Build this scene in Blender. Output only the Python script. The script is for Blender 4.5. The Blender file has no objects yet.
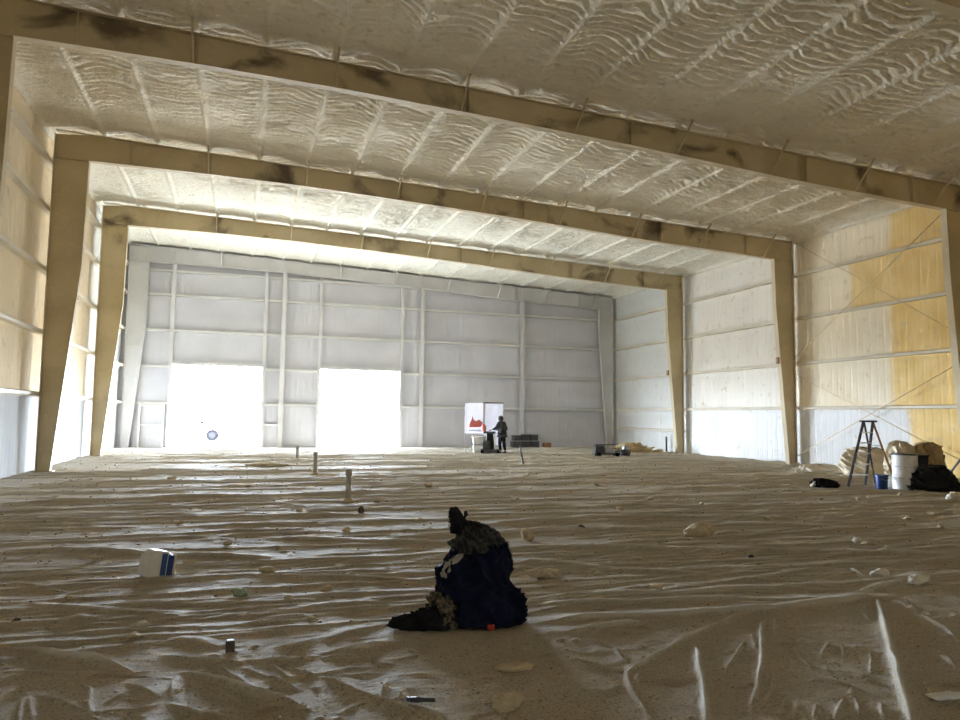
import bpy, math, random
import numpy as np
from mathutils import Vector, Matrix
random.seed(7)
rng = np.random.default_rng(7)
scn = bpy.context.scene
COL = scn.collection
PI = math.pi

# ------------------------------------------------------------------ camera (metres: X across, Y along the building, Z up)
EXPO = .72
F_PX, YAW, PITCH, ROLL, EYE = 720.5, 0.3178, 0.0782, 0.0124, 1.76
_c, _s = math.cos(YAW), math.sin(YAW)
FW = Vector((_s*math.cos(PITCH), _c*math.cos(PITCH), math.sin(PITCH)))
_r = Vector((_c, -_s, 0)); _u = _r.cross(FW)
RT = _r*math.cos(ROLL) + _u*math.sin(ROLL)
UP = -_r*math.sin(ROLL) + _u*math.cos(ROLL)
cam_d = bpy.data.cameras.new('camera'); cam = bpy.data.objects.new('camera', cam_d); COL.objects.link(cam)
cam_d.sensor_width = 36; cam_d.lens = F_PX*36/960; cam_d.clip_end = 600
cam.matrix_world = Matrix(((RT.x, UP.x, -FW.x, 0), (RT.y, UP.y, -FW.y, 0), (RT.z, UP.z, -FW.z, EYE), (0, 0, 0, 1)))
scn.camera = cam
def ground(px, py, z=0.0):
    d = FW + RT*((px-480)/F_PX) - UP*((py-360)/F_PX)
    t = (z-EYE)/d.z
    return (d.x*t, d.y*t)

# ------------------------------------------------------------------ building measures
XL, XR, YF, YB = -5.85, 21.72, 39.62, -6.5
FRAMES = [8.79, 16.43, 24.07, 31.97, 39.36]
GIRTS = [2.23, 4.05, 5.90, 7.71, 9.16]
def roof(x): return 10.40 - (x+5.85)*0.038

# ------------------------------------------------------------------ helpers
def smooth(o, on=True):
    o.data.polygons.foreach_set('use_smooth', [on]*len(o.data.polygons)); return o
def link(name, me, mat=None, parent=None):
    o = bpy.data.objects.new(name, me); COL.objects.link(o)
    if mat: me.materials.append(mat)
    if parent: o.parent = parent
    return o
def tag(o, label=None, cat=None, group=None, kind=None):
    if label: o['label'] = label
    if cat: o['category'] = cat
    if group: o['group'] = group
    if kind: o['kind'] = kind
    return o
def empty(name, label=None, cat=None, loc=(0, 0, 0), rz=0, group=None):
    o = bpy.data.objects.new(name, None); COL.objects.link(o); o.location = loc; o.rotation_euler = (0, 0, rz)
    o.empty_display_size = .1
    return tag(o, label, cat, group)
def copy_tree(o, parent=None):
    c = o.copy(); COL.objects.link(c)
    if parent: c.parent = parent
    for ch in list(o.children): copy_tree(ch, c)
    return c
class MB:
    def __init__(s): s.v = []; s.f = []
    def add(s, vs, fs):
        n = len(s.v); s.v += [tuple(v) for v in vs]; s.f += [tuple(i+n for i in f) for f in fs]; return s
    def box(s, x0, x1, y0, y1, z0, z1):
        return s.add([(x, y, z) for z in (z0, z1) for y in (y0, y1) for x in (x0, x1)],
                     [(0, 2, 3, 1), (4, 5, 7, 6), (0, 1, 5, 4), (2, 6, 7, 3), (0, 4, 6, 2), (1, 3, 7, 5)])
    def bar(s, p, q, w, h, up=(0, 0, 1)):
        p, q = Vector(p), Vector(q); d = (q-p).normalized(); up = Vector(up)
        if abs(d.dot(up)) > .98: up = Vector((0, 1, 0))
        a = d.cross(up).normalized()*w/2; b = a.cross(d).normalized()*h/2
        return s.add([p-a-b, p+a-b, p+a+b, p-a+b, q-a-b, q+a-b, q+a+b, q-a+b],
                     [(0, 3, 2, 1), (4, 5, 6, 7), (0, 1, 5, 4), (1, 2, 6, 5), (2, 3, 7, 6), (3, 0, 4, 7)])
    def prism(s, pts, y0, y1, ax='y'):
        n = len(pts)
        def P(a, b, c): return {'y': (a, c, b), 'x': (c, a, b), 'z': (a, b, c)}[ax]
        vs = [P(a, b, y0) for a, b in pts] + [P(a, b, y1) for a, b in pts]
        return s.add(vs, [tuple(range(n)), tuple(range(2*n-1, n-1, -1))] + [(i, n+i, n+(i+1) % n, (i+1) % n) for i in range(n)])
    def tube(s, pts, r, n=8, caps=True):
        pts = [Vector(p) for p in pts]; rs = r if isinstance(r, (list, tuple)) else [r]*len(pts)
        m = len(pts); vs = []
        for i, p in enumerate(pts):
            d = (pts[min(i+1, m-1)] - pts[max(i-1, 0)]).normalized()
            up = Vector((0, 0, 1)) if abs(d.z) < .9 else Vector((1, 0, 0))
            a = d.cross(up).normalized(); b = a.cross(d)
            vs += [p + (a*math.cos(2*PI*k/n) + b*math.sin(2*PI*k/n))*rs[i] for k in range(n)]
        fs = [(i*n+k, i*n+(k+1) % n, (i+1)*n+(k+1) % n, (i+1)*n+k) for i in range(m-1) for k in range(n)]
        if caps: fs += [tuple(range(n-1, -1, -1)), tuple(range((m-1)*n, m*n))]
        return s.add(vs, fs)
    def lathe(s, prof, c=(0, 0, 0), n=28, tilt=None):
        vs = []; m = len(prof)
        for r, z in prof:
            for k in range(n):
                v = Vector((r*math.cos(2*PI*k/n), r*math.sin(2*PI*k/n), z))
                if tilt: v = tilt @ v
                vs.append(v + Vector(c))
        fs = [(i*n+k, i*n+(k+1) % n, (i+1)*n+(k+1) % n, (i+1)*n+k) for i in range(m-1) for k in range(n)]
        fs += [tuple(range(n-1, -1, -1)), tuple(range((m-1)*n, m*n))]
        return s.add(vs, fs)
    def build(s, name, mat, parent=None, bevel=0, sm=False, sub=0):
        me = bpy.data.meshes.new(name); me.from_pydata(s.v, [], s.f); me.validate(); me.update()
        o = link(name, me, mat, parent)
        if sm: smooth(o)
        if bevel:
            b = o.modifiers.new('bevel', 'BEVEL'); b.width = bevel; b.segments = 2; b.limit_method = 'ANGLE'
        if sub:
            m_ = o.modifiers.new('sub', 'SUBSURF'); m_.levels = sub; m_.render_levels = sub
        return o

_lat = rng.random((256, 256))
def noise(x, y, seed=0):
    x = x + seed*17.37; y = y + seed*9.71
    xi = np.floor(x).astype(np.int64); yi = np.floor(y).astype(np.int64)
    fx = x-xi; fy = y-yi; fx = fx*fx*(3-2*fx); fy = fy*fy*(3-2*fy)
    x0 = xi & 255; x1 = (xi+1) & 255; y0 = yi & 255; y1 = (yi+1) & 255
    a = _lat[y0, x0]*(1-fx) + _lat[y0, x1]*fx; b = _lat[y1, x0]*(1-fx) + _lat[y1, x1]*fx
    return (a*(1-fy) + b*fy)*2-1
def fbm(x, y, o=4, seed=0):
    t = 0; a = 1; n = 0
    for i in range(o): t = t + a*noise(x*2**i, y*2**i, seed+i*3); n += a; a *= .5
    return t/n
def sstep(a, b, x):
    t = np.clip((x-a)/(b-a), 0, 1); return t*t*(3-2*t)
def gridmesh(name, P, mat, parent=None, keep=None, flip=False, sm=True):
    """P: (rows, cols, 3) array of points; keep: (rows-1, cols-1) mask"""
    R, C = P.shape[:2]
    idx = np.arange(R*C).reshape(R, C)
    q = np.stack([idx[:-1, :-1], idx[:-1, 1:], idx[1:, 1:], idx[1:, :-1]], -1)
    if keep is not None: q = q[keep]
    q = q.reshape(-1, 4)
    if flip: q = q[:, ::-1]
    me = bpy.data.meshes.new(name)
    me.vertices.add(R*C); me.vertices.foreach_set('co', P.astype(np.float32).ravel())
    n = len(q); me.loops.add(n*4); me.loops.foreach_set('vertex_index', np.ascontiguousarray(q).astype(np.int32).ravel())
    me.polygons.add(n); me.polygons.foreach_set('loop_start', np.arange(0, n*4, 4, dtype=np.int32))
    me.update(calc_edges=True); me.validate()
    o = link(name, me, mat, parent)
    if sm: smooth(o)
    return o

# ------------------------------------------------------------------ materials
class Mat:
    def __init__(s, name, rough=.8, spec=.3, metal=0):
        s.m = bpy.data.materials.new(name); s.m.use_nodes = True; s.t = s.m.node_tree; s.n = s.t.nodes
        s.b = s.n['Principled BSDF']; s.b.inputs['Roughness'].default_value = rough
        s.b.inputs['Specular IOR Level'].default_value = spec; s.b.inputs['Metallic'].default_value = metal
        s.co = s.n.new('ShaderNodeNewGeometry').outputs['Position']
    def l(s, a, b): s.t.links.new(a, b)
    def noise(s, scale, detail=4, sc=(1, 1, 1), dist=0, obj=False):
        mp = s.n.new('ShaderNodeMapping'); mp.inputs['Scale'].default_value = sc
        if obj: s.l(s.n.new('ShaderNodeTexCoord').outputs['Object'], mp.inputs[0])
        else: s.l(s.co, mp.inputs[0])
        t = s.n.new('ShaderNodeTexNoise'); t.inputs['Scale'].default_value = scale; t.inputs['Detail'].default_value = detail
        t.inputs['Distortion'].default_value = dist
        s.l(mp.outputs[0], t.inputs['Vector']); return t.outputs['Fac']
    def ramp(s, fac, stops):
        r = s.n.new('ShaderNodeValToRGB'); e = r.color_ramp.elements
        while len(e) < len(stops): e.new(.5)
        for k, (p, c) in enumerate(stops): e[k].position = p; e[k].color = (*c, 1) if len(c) == 3 else c
        s.l(fac, r.inputs[0]); return r.outputs[0]
    def mix(s, fac, a, b, mode='MIX'):
        m = s.n.new('ShaderNodeMix'); m.data_type = 'RGBA'; m.blend_type = mode
        if isinstance(fac, (int, float)): m.inputs[0].default_value = fac
        else: s.l(fac, m.inputs[0])
        for v, i in ((a, 6), (b, 7)):
            if isinstance(v, tuple): m.inputs[i].default_value = (*v, 1)
            else: s.l(v, m.inputs[i])
        return m.outputs[2]
    def math(s, op, a, b=None, clamp=False):
        m = s.n.new('ShaderNodeMath'); m.operation = op; m.use_clamp = clamp
        for v, i in ((a, 0), (b, 1)):
            if v is None: continue
            if isinstance(v, (int, float)): m.inputs[i].default_value = v
            else: s.l(v, m.inputs[i])
        return m.outputs[0]
    def xyz(s):
        x = s.n.new('ShaderNodeSeparateXYZ'); s.l(s.co, x.inputs[0]); return x.outputs
    def rng(s, v, a, b):
        m = s.n.new('ShaderNodeMapRange'); m.interpolation_type = 'SMOOTHSTEP'
        m.inputs[1].default_value = a; m.inputs[2].default_value = b; s.l(v, m.inputs[0]); return m.outputs[0]
    def color(s, c):
        if isinstance(c, tuple): s.b.inputs['Base Color'].default_value = (*c, 1)
        else: s.l(c, s.b.inputs['Base Color'])
        return s
    def bump(s, fac, dist=.01, strength=1, chain=None):
        b = s.n.new('ShaderNodeBump'); b.inputs['Distance'].default_value = dist; b.inputs['Strength'].default_value = strength
        s.l(fac, b.inputs['Height'])
        if chain is not None: s.l(chain, b.inputs['Normal'])
        s.l(b.outputs[0], s.b.inputs['Normal']); return b.outputs[0]
def plain(name, c, rough=.6, spec=.4, metal=0, var=.12, scale=6, bump=0):
    m = Mat(name, rough, spec, metal); n = m.noise(scale, 4)
    m.color(m.ramp(n, [(.3, tuple(x*(1-var) for x in c)), (.7, tuple(min(1, x*(1+var)) for x in c))]))
    if bump: m.bump(m.noise(scale*6, 3), bump)
    return m.m

def m_foam():                       # cream sprayed foam of the roof
    m = Mat('roof_foam', .85, .25); n = m.noise(.35, 3); n2 = m.noise(5, 5)
    c = m.ramp(n, [(.35, (.75, .68, .55)), (.65, (.82, .76, .64))])
    x = m.xyz(); c = m.mix(m.rng(x[1], 22, 31), c, (.80, .78, .70))
    c = m.mix(m.rng(n2, .55, .75), c, (.66, .56, .40)); m.color(c)
    b = m.bump(m.noise(9, 6, (1, 1.6, 1)), .06, 1.0); m.bump(m.noise(45, 3), .012, .6, b); return m.m
def m_wall():                       # side walls: foam colour differs from spray to spray
    m = Mat('wall_foam', .9, .12); x = m.xyz(); n = m.noise(.6, 3)
    cream = m.ramp(n, [(.3, (.74, .65, .49)), (.7, (.80, .72, .58))])
    white = m.ramp(n, [(.3, (.68, .64, .58)), (.7, (.76, .73, .67))])
    yel = m.ramp(m.noise(1.3, 3), [(.3, (.68, .48, .20)), (.7, (.78, .60, .30))])
    jit = m.math('MULTIPLY', m.math('SUBTRACT', n, .5), .5)
    y = m.math('ADD', x[1], jit)
    c = m.mix(m.rng(y, 23.6, 24.6), cream, white)                    # newer white foam beyond the second frame
    # yellow sprays: whole nearest bay end, patch in the third lift
    z = x[2]
    y1 = m.math('SUBTRACT', 1.0, m.rng(y, 19.3, 19.7))
    y2 = m.math('MULTIPLY', m.math('SUBTRACT', 1.0, m.rng(y, 21.0, 21.4)), m.math('MULTIPLY', m.rng(z, 5.85, 5.95), m.math('SUBTRACT', 1.0, m.rng(z, 7.68, 7.74))))
    right = m.rng(x[0], 10, 11)
    yy = m.math('MULTIPLY', m.math('MAXIMUM', y1, m.math('MULTIPLY', y2, .9)), right)
    c = m.mix(yy, c, yel)
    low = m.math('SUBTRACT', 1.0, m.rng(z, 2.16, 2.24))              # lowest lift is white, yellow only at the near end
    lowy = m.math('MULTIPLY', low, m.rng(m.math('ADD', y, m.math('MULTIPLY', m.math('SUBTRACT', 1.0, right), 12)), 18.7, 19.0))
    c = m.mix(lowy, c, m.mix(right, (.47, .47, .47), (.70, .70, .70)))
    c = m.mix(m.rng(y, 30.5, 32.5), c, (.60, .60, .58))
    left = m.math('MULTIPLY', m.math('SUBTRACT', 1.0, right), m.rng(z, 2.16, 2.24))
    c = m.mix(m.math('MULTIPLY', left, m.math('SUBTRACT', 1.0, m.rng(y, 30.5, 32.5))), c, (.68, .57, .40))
    c = m.mix(m.rng(m.noise(3, 5), .58, .8), c, (.52, .43, .30))
    m.color(c); b = m.bump(m.noise(7, 5, (1, 1, .6)), .008, .5); m.bump(m.noise(60, 3), .006, .5, b); return m.m
def m_endwall():
    m = Mat('endwall_foam', .85, .2); n = m.noise(.5, 3)
    m.color(m.ramp(n, [(.3, (.53, .53, .57)), (.7, (.61, .61, .66))])); m.bump(m.noise(14, 4), .01, .5); return m.m
def m_steel(name, a, b, stain, dark=(.16, .12, .08)):
    m = Mat(name, .6, .35); n = m.noise(.8, 4)
    c = m.ramp(n, [(.35, a), (.65, b)])
    s_ = m.noise(.55, 5, (1, 1, 1.3), .6)
    hi = m.math('ADD', m.math('MULTIPLY', m.rng(m.xyz()[2], 8.2, 8.9), .85), .15)
    c = m.mix(m.math('MULTIPLY', m.math('MULTIPLY', m.rng(s_, .52, .66), stain), hi), c, dark)
    c = m.mix(m.math('MULTIPLY', m.rng(m.noise(9, 4), .6, .75), .35), c, (.80, .72, .55)); m.color(c)
    m.bump(m.noise(22, 4), .006, .6); return m.m
def m_sheet():
    m = Mat('dusty_plastic', .7, .10); n = m.noise(.5, 5, (1, 2.5, 1)); x = m.xyz()
    c = m.ramp(n, [(.3, (.46, .41, .33)), (.7, (.58, .525, .435))])
    c = m.mix(m.rng(m.noise(9, 6, (1, 2, 1)), .5, .8), c, (.64, .57, .45))
    c = m.mix(m.rng(m.noise(1.7, 5, (1, 2, 1), .5), .60, .72), c, (.38, .30, .21))
    c = m.mix(m.rng(m.noise(55, 5), .52, .66), c, (.28, .22, .155)); c = m.mix(m.math('MULTIPLY', m.rng(m.noise(38, 5), .58, .72), .7), c, (.72, .65, .52))
    # raised folds coloured paler: door light caught on their crests is painted in
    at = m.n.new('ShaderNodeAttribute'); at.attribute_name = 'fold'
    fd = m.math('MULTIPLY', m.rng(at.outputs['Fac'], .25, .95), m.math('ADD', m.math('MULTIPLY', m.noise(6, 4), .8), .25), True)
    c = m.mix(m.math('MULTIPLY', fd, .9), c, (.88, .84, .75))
    m.color(c)
    tr = m.n.new('ShaderNodeBsdfTranslucent'); tr.inputs[0].default_value = (.86, .81, .70, 1); mx = m.n.new('ShaderNodeMixShader'); mx.inputs[0].default_value = .15
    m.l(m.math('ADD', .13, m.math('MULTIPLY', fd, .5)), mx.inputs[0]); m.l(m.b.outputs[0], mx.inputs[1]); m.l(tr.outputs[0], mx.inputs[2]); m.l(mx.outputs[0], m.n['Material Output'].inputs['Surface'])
    r = m.ramp(m.noise(2.2, 5), [(.35, (.66,)*3), (.65, (.82,)*3)]); m.l(r, m.b.inputs['Roughness'])
    b = m.bump(m.noise(16, 5, (.6, 1.6, 1)), .012, .7); m.bump(m.noise(70, 4), .009, .9, b); return m.m
def m_cloth(name, a, b, rough=.9, scale=8):
    m = Mat(name, rough, .2); m.color(m.ramp(m.noise(scale, 4, obj=False), [(.4, a), (.6, b)]))
    m.bump(m.noise(120, 2), .002, .6); return m.m

def m_film():
    m = Mat('white_film', .5, .3); m.color((.86, .86, .90)); tr = m.n.new('ShaderNodeBsdfTranslucent'); tr.inputs[0].default_value = (.9, .9, .95, 1)
    mx = m.n.new('ShaderNodeMixShader'); mx.inputs[0].default_value = .35; m.l(m.b.outputs[0], mx.inputs[1]); m.l(tr.outputs[0], mx.inputs[2]); m.l(mx.outputs[0], m.n['Material Output'].inputs['Surface']); return m.m
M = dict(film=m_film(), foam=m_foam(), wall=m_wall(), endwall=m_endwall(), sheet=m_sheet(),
    steel=m_steel('tan_steel', (.53, .44, .27), (.63, .54, .36), 1.0),
    flange=m_steel('flange_steel', (.50, .41, .26), (.60, .51, .36), .3),
    palesteel=m_steel('pale_steel', (.56, .56, .57), (.64, .64, .65), .15, (.5, .5, .5)),
    girt=m_steel('girt_steel', (.64, .57, .45), (.74, .68, .57), .1, (.5, .42, .3)),
    endgirt=m_steel('pale_girt_steel', (.72, .72, .71), (.80, .80, .78), .1, (.45, .45, .45)), rod=plain('brace_rod', (.60, .48, .30)), concrete=plain('concrete', (.42, .41, .39), .85),
    outside=plain('pale_gravel', (.62, .60, .56), .95, .1, scale=2),
    rear=plain('rear_wall_foam', (.80, .74, .62), .9, .2, scale=1),
    navy=m_cloth('navy_fabric', (.003, .005, .020), (.008, .012, .038)), black=m_cloth('black_fabric', (.008, .008, .010), (.02, .02, .024)),
    tee=m_cloth('pale_cotton', (.40, .39, .37), (.55, .54, .51)), olive=m_cloth('dark_camouflage', (.022, .023, .026), (.075, .074, .072), scale=26), camo=m_cloth('tan_camouflage', (.05, .045, .035), (.20, .17, .12), scale=30),
    white=plain('white_plastic', (.78, .78, .77), .4), blue=plain('blue_plastic', (.02, .06, .24), .35), blueprint=plain('blue_print', (.05, .11, .30), .4),
    blackplastic=plain('black_plastic', (.007, .007, .008), .45, .25), dark=plain('dark_metal', (.05, .05, .055), .5), grey=plain('grey_metal', (.32, .32, .33), .45, metal=.3),
    pvc=plain('grey_pipe', (.42, .40, .36), .5), red=plain('red_fabric', (.45, .05, .03), .7), redprint=plain('red_print', (.62, .16, .13), .5),
    scrap=plain('foam_scrap', (.62, .52, .36), .9, scale=20, bump=.01), palescrap=plain('pale_scrap', (.80, .76, .68), .8, scale=20, bump=.01), darkscrap=plain('dark_scrap', (.10, .085, .07), .9),
    tanbag=plain('tan_sack', (.66, .58, .44), .75, scale=5, bump=.01), wood=plain('brown_wood', (.33, .17, .07), .7), alu=plain('aluminium', (.66, .62, .55), .4, metal=.4),
    skin=plain('skin', (.45, .28, .20), .6), truck=plain('white_paint', (.80, .80, .80), .5, .2), tyre=plain('tyre_rubber', (.009, .009, .011), 1, 0), hub=plain('hub_steel', (.02, .02, .022), 1, 0), glass=plain('dark_glass', (.30, .32, .34), 1, 0),
    crumb=plain('crumb_foam', (.46, .38, .27), .9, var=.5, scale=40), green=plain('green_scrap', (.35, .42, .30), .8))

# ------------------------------------------------------------------ setting
tag(MB().box(XL-.3, XR+.3, YB-.3, YF+.15, -.25, -.03).build('floor', M['concrete']), kind='structure')
tag(MB().box(-160, 180, YF+.15, 330, -.35, -.06).build('ground', M['outside']), kind='structure')

# roof foam: pillows between the purlins, rippled across
def make_ceiling():
    ys = np.concatenate([np.arange(YB, 7, .25), np.arange(7, 26, .032), np.arange(26, YF+.2, .08)])
    xs = np.arange(XL-.1, XR+.15, .045)
    X, Y = np.meshgrid(xs, ys)
    u = (X-XL)/1.524; k = np.floor(u); f = u-k
    ph = noise(k*3.1, k*0+.5, 5)*3
    w = fbm(X*.9, Y*.9, 3, 2)
    bow = 1-(2*f-1)**2
    s_ = np.sin(2*PI*(Y/.50 + .60*bow*np.sign(ph+.01) + 0.55*w + .25*fbm(X*2.1, Y*2.1, 2, 9) + ph))
    rip = np.abs(s_)
    amp = .10*(.65+.7*fbm(X*.45, Y*.5, 2, 12))
    for fy in FRAMES: amp = amp*(1-.75*np.exp(-((Y-fy+.55)/.55)**2))
    amp = amp*sstep(0, 1.3, X-XL)*(1-.6*sstep(20.3, 21.7, X))
    pil = -.05*bow                                             # up between purlins
    rib = np.exp(-(((np.minimum(f, 1-f)*1.524)/.065)**4))*.075*(1+.5*fbm(X*3, Y*3, 2, 4))
    z = roof(X) - .06 + .05*bow - rip*amp*(1-.8*np.exp(-((np.minimum(f, 1-f)*1.524)/.12)**2)) - rib - .028*fbm(X*3.5, Y*5.2, 5, 20)*(1-np.exp(-((np.minimum(f, 1-f)*1.524)/.09)**2))
    edge = np.exp(-np.minimum(X-XL+.1, XR+.1-X)/.35)*.25
    z = z-edge
    o = gridmesh('ceiling', np.stack([X, Y, z], -1), M['foam'], flip=True); tag(o, kind='structure')
    return o
make_ceiling()
tag(MB().prism([(XL-.4, roof(XL)+.12), (XR+.4, roof(XR)+.12), (XR+.4, roof(XR)+.22), (XL-.4, roof(XL)+.22)], YB-.4, YF+.3).build('roof', M['palesteel']), kind='structure')

def side_wall(name, X0, sgn, near_amp):
    ys = np.concatenate([np.arange(YB, 9, .2), np.arange(9, YF+.2, .034)])
    zs = np.concatenate([np.arange(-.05, 10.7, .12)])
    Y, Z = np.meshgrid(ys, zs)
    f = (Y/.305) % 1.0
    g = np.minimum(f, 1-f)*.305
    per = .75+.3*noise(np.floor(Y/.305)*1.7, np.floor(Z/1.83)*2.3, 3)
    groove = np.exp(-(g/.034)**2)*.020*per
    wav = .010*fbm(Y*1.3, Z*1.1, 4, 7) + .002*np.cos(2*PI*f)
    cove = np.zeros_like(Y)
    for gz in GIRTS: cove += .07*np.exp(-((Z-gz)/.10)**2)
    x = groove*near_amp - wav - cove*.5
    fac = 1.0 if sgn > 0 else -1.0
    P = np.stack([X0 + fac*x, Y, Z], -1)
    o = gridmesh(name, P, M['wall'], flip=(sgn < 0)); tag(o, kind='structure')
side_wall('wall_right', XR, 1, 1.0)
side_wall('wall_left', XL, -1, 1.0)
DOORS = [(-3.42, .94), (3.96, 8.29)]; DH = 4.19
def far_wall():
    xs = sorted(set(list(np.round(np.arange(XL-.1, XR+.15, .05), 3)) + [a for d in DOORS for a in d])); xs = np.array(xs)
    zs = np.array(sorted(set(list(np.round(np.arange(-.05, 10.6, .12), 3)) + [DH])))
    X, Z = np.meshgrid(xs, zs)
    f = (X/.305) % 1; g = np.minimum(f, 1-f)*.305
    y = YF + np.exp(-(g/.03)**2)*.008*(.6+.6*noise(np.floor(X/.305)*1.3, np.floor(Z/1.83), 8)) - .012*fbm(X*1.3, Z*1.3, 4, 31)
    cx = (X[:-1, :-1]+X[:-1, 1:])/2; cz = (Z[:-1, :-1]+Z[1:, :-1])/2
    keep = np.ones(cx.shape, bool)
    for a, b in DOORS: keep &= ~((cx > a) & (cx < b) & (cz < DH))
    tag(gridmesh('wall_far', np.stack([X, y, Z], -1), M['endwall'], keep=keep), kind='structure')
far_wall()
tag(MB().box(XL-.2, XR+.2, YB-.2, YB, -.05, 10.7).build('wall_near', M['rear']), kind='structure')
for i, (a, b) in enumerate(DOORS):
    e = empty('door_%d' % (i+1)); e['kind'] = 'structure'
    for x0, x1 in ((a-.16, a), (b, b+.16)):
        MB().box(x0, x1, YF-.2, YF+.1, -.03, 9.6 - .04*(x0+5)).build('jamb', M['palesteel'], e)
    MB().box(a, b, YF-.2, YF+.1, DH, DH+.16).build('header', M['palesteel'], e)

# ------------------------------------------------------------------ steel frames
RB = [(-4.68, 9.35), (-1, 9.34), (2, 9.28), (5.4, 9.14), (9.8, 8.93), (14.7, 8.62), (20.58, 8.38)]
def rb(x):
    return float(np.interp(x, [p[0] for p in RB], [p[1] for p in RB]))
def make_frame(Y, label, mats, group=None):
    W, FL = mats
    e = empty('steel_frame', label, 'steel frame', (0, Y, 0), group=group)
    t, hw = .012, .11
    TOP = .2
    # left column
    lin = [(-5.26, 0), (-4.73, 6.1), (-4.68, 9.35)]
    c = MB().prism([(-5.60, 0), (-5.26, 0), (-4.73, 6.1), (-4.68, 9.35), (-4.68, roof(-4.68)-TOP), (-5.60, roof(-5.6)-TOP-.1)], -t/2, t/2).build('column', W, e)
    f_ = MB()
    for p, q in zip(lin, lin[1:]): f_.add([(p[0], -hw, p[1]), (p[0], hw, p[1]), (q[0], hw, q[1]), (q[0], -hw, q[1]), (p[0]+.02, -hw, p[1]), (p[0]+.02, hw, p[1]), (q[0]+.02, hw, q[1]), (q[0]+.02, -hw, q[1])],
        [(0, 1, 2, 3), (4, 7, 6, 5), (0, 3, 7, 4), (1, 5, 6, 2), (0, 4, 5, 1), (3, 2, 6, 7)])
    f_.box(-5.62, -5.60, -hw, hw, 0, roof(-5.6)-TOP-.1); f_.build('column_flange', FL, c)
    MB().box(-5.68, -5.16, -.16, .16, -.02, .03).build('base_plate', FL, c)
    MB().box(-5.6, -4.68, -hw, hw, 9.33, 9.35).build('column_stiffener', W, c); MB().box(-5.6, -4.74, -.02, .02, 5.1, 5.125).build('splice_strip', W, c)
    # right column
    rin = [(21.14, 0), (20.63, 6.3), (20.58, 8.38)]
    c = MB().prism([(21.5, 0), (21.14, 0), (20.63, 6.3), (20.58, 8.38), (20.58, roof(20.58)-TOP), (21.5, roof(21.5)-TOP)], -t/2, t/2).build('column', W, e)
    f_ = MB()
    for p, q in zip(rin, rin[1:]): f_.add([(p[0]-.02, -hw, p[1]), (p[0]-.02, hw, p[1]), (q[0]-.02, hw, q[1]), (q[0]-.02, -hw, q[1]), (p[0], -hw, p[1]), (p[0], hw, p[1]), (q[0], hw, q[1]), (q[0], -hw, q[1])],
        [(0, 1, 2, 3), (4, 7, 6, 5), (0, 3, 7, 4), (1, 5, 6, 2), (0, 4, 5, 1), (3, 2, 6, 7)])
    f_.box(21.50, 21.52, -hw, hw, 0, roof(21.5)-TOP); f_.build('column_flange', FL, c)
    MB().box(21.06, 21.58, -.16, .16, -.02, .03).build('base_plate', FL, c)
    MB().box(20.6, 21.5, -hw, hw, 8.36, 8.38).build('column_stiffener', W, c)
    # rafter
    r = MB().prism([(x, z) for x, z in RB] + [(x, roof(x)-TOP) for x in (20.58, 14.7, 9.8, 5.4, 2, -1, -4.68)], -t/2, t/2).build('rafter', W, e)
    f_ = MB()
    for p, q in zip(RB, RB[1:]):
        f_.bar((p[0], 0, p[1]), (q[0]+.001, 0, q[1]), .02, 2*hw, up=(0, 1, 0))
    f_.bar((-5.6, 0, roof(-5.6)-TOP), (21.5, 0, roof(21.5)-TOP), .02, 2*hw, up=(0, 1, 0))
    f_.build('rafter_flange', FL, r)
    for x in (-3.55, -1.35, -1.22, 4.9, 5.0, 9.5, 15.1, 15.2, 19.2):
        MB().box(x, x+.015, -hw, hw, rb(x), roof(x)-TOP).build('stiffener', W, r)
    return e
def braces(Y, e, mat):
    k = 0
    for i in range(1, 18, 2):
        x = XL + 1.524*i
        if x < -4.2 or x > 20.4: continue
        o = MB().bar((x, -.80, roof(x)-.22), (x, -.08, rb(x)+.03), .045, .045); o.build('flange_brace', mat, e); k += 1
mats = (M['steel'], M['flange'])
FL_ = ['stained tan steel rafter crossing overhead above the camera, barely in view at the top corner',
       'stained tan rigid steel frame nearest the camera, spanning the whole top of the view',
       'tan rigid steel frame second from the camera, behind the nearest one',
       'tan rigid steel frame third from the camera, next before the end wall',
       'pale grey steel frame standing right against the far end wall']
for Y, lb in zip(FRAMES, FL_):
    e = make_frame(Y, lb, mats if Y < 35 else (M['palesteel'], M['palesteel'])); braces(Y, e, M['flange'] if Y < 35 else M['palesteel'])

# girts: Z-shaped rails running the length of each wall
ordn = ['first', 'second', 'third', 'fourth', 'fifth']
def zgirt_y(x_in, x_out, z, y0, y1):   # along Y ; x_in is the room side
    s_ = 1 if x_out > x_in else -1
    m = MB(); m.box(min(x_in, x_in+.02*s_), max(x_in, x_in+.02*s_), y0, y1, z-.02, z+.09)
    m.box(min(x_in, x_out), max(x_in, x_out), y0, y1, z-.03, z-.005); m.box(min(x_in, x_out), max(x_in, x_out), y0, y1, z+.07, z+.09); return m
for i, gz in enumerate(GIRTS):
    tag(zgirt_y(-5.63, XL-.05, gz, YB, YF).build('wall_girt', M['girt']), 'cream steel girt along the long left wall, %s up from the floor' % ordn[i], 'girt')
    if i < 4: tag(zgirt_y(21.53, XR+.05, gz, YB, YF).build('wall_girt', M['girt']), 'cream steel girt along the long right wall, %s up from the floor' % ordn[i], 'girt')
tag(zgirt_y(21.53, XR+.05, 1.12, 32.1, 39.5).build('wall_girt', M['girt']), 'short low girt on the right wall in the bay next to the end wall', 'girt')
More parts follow.
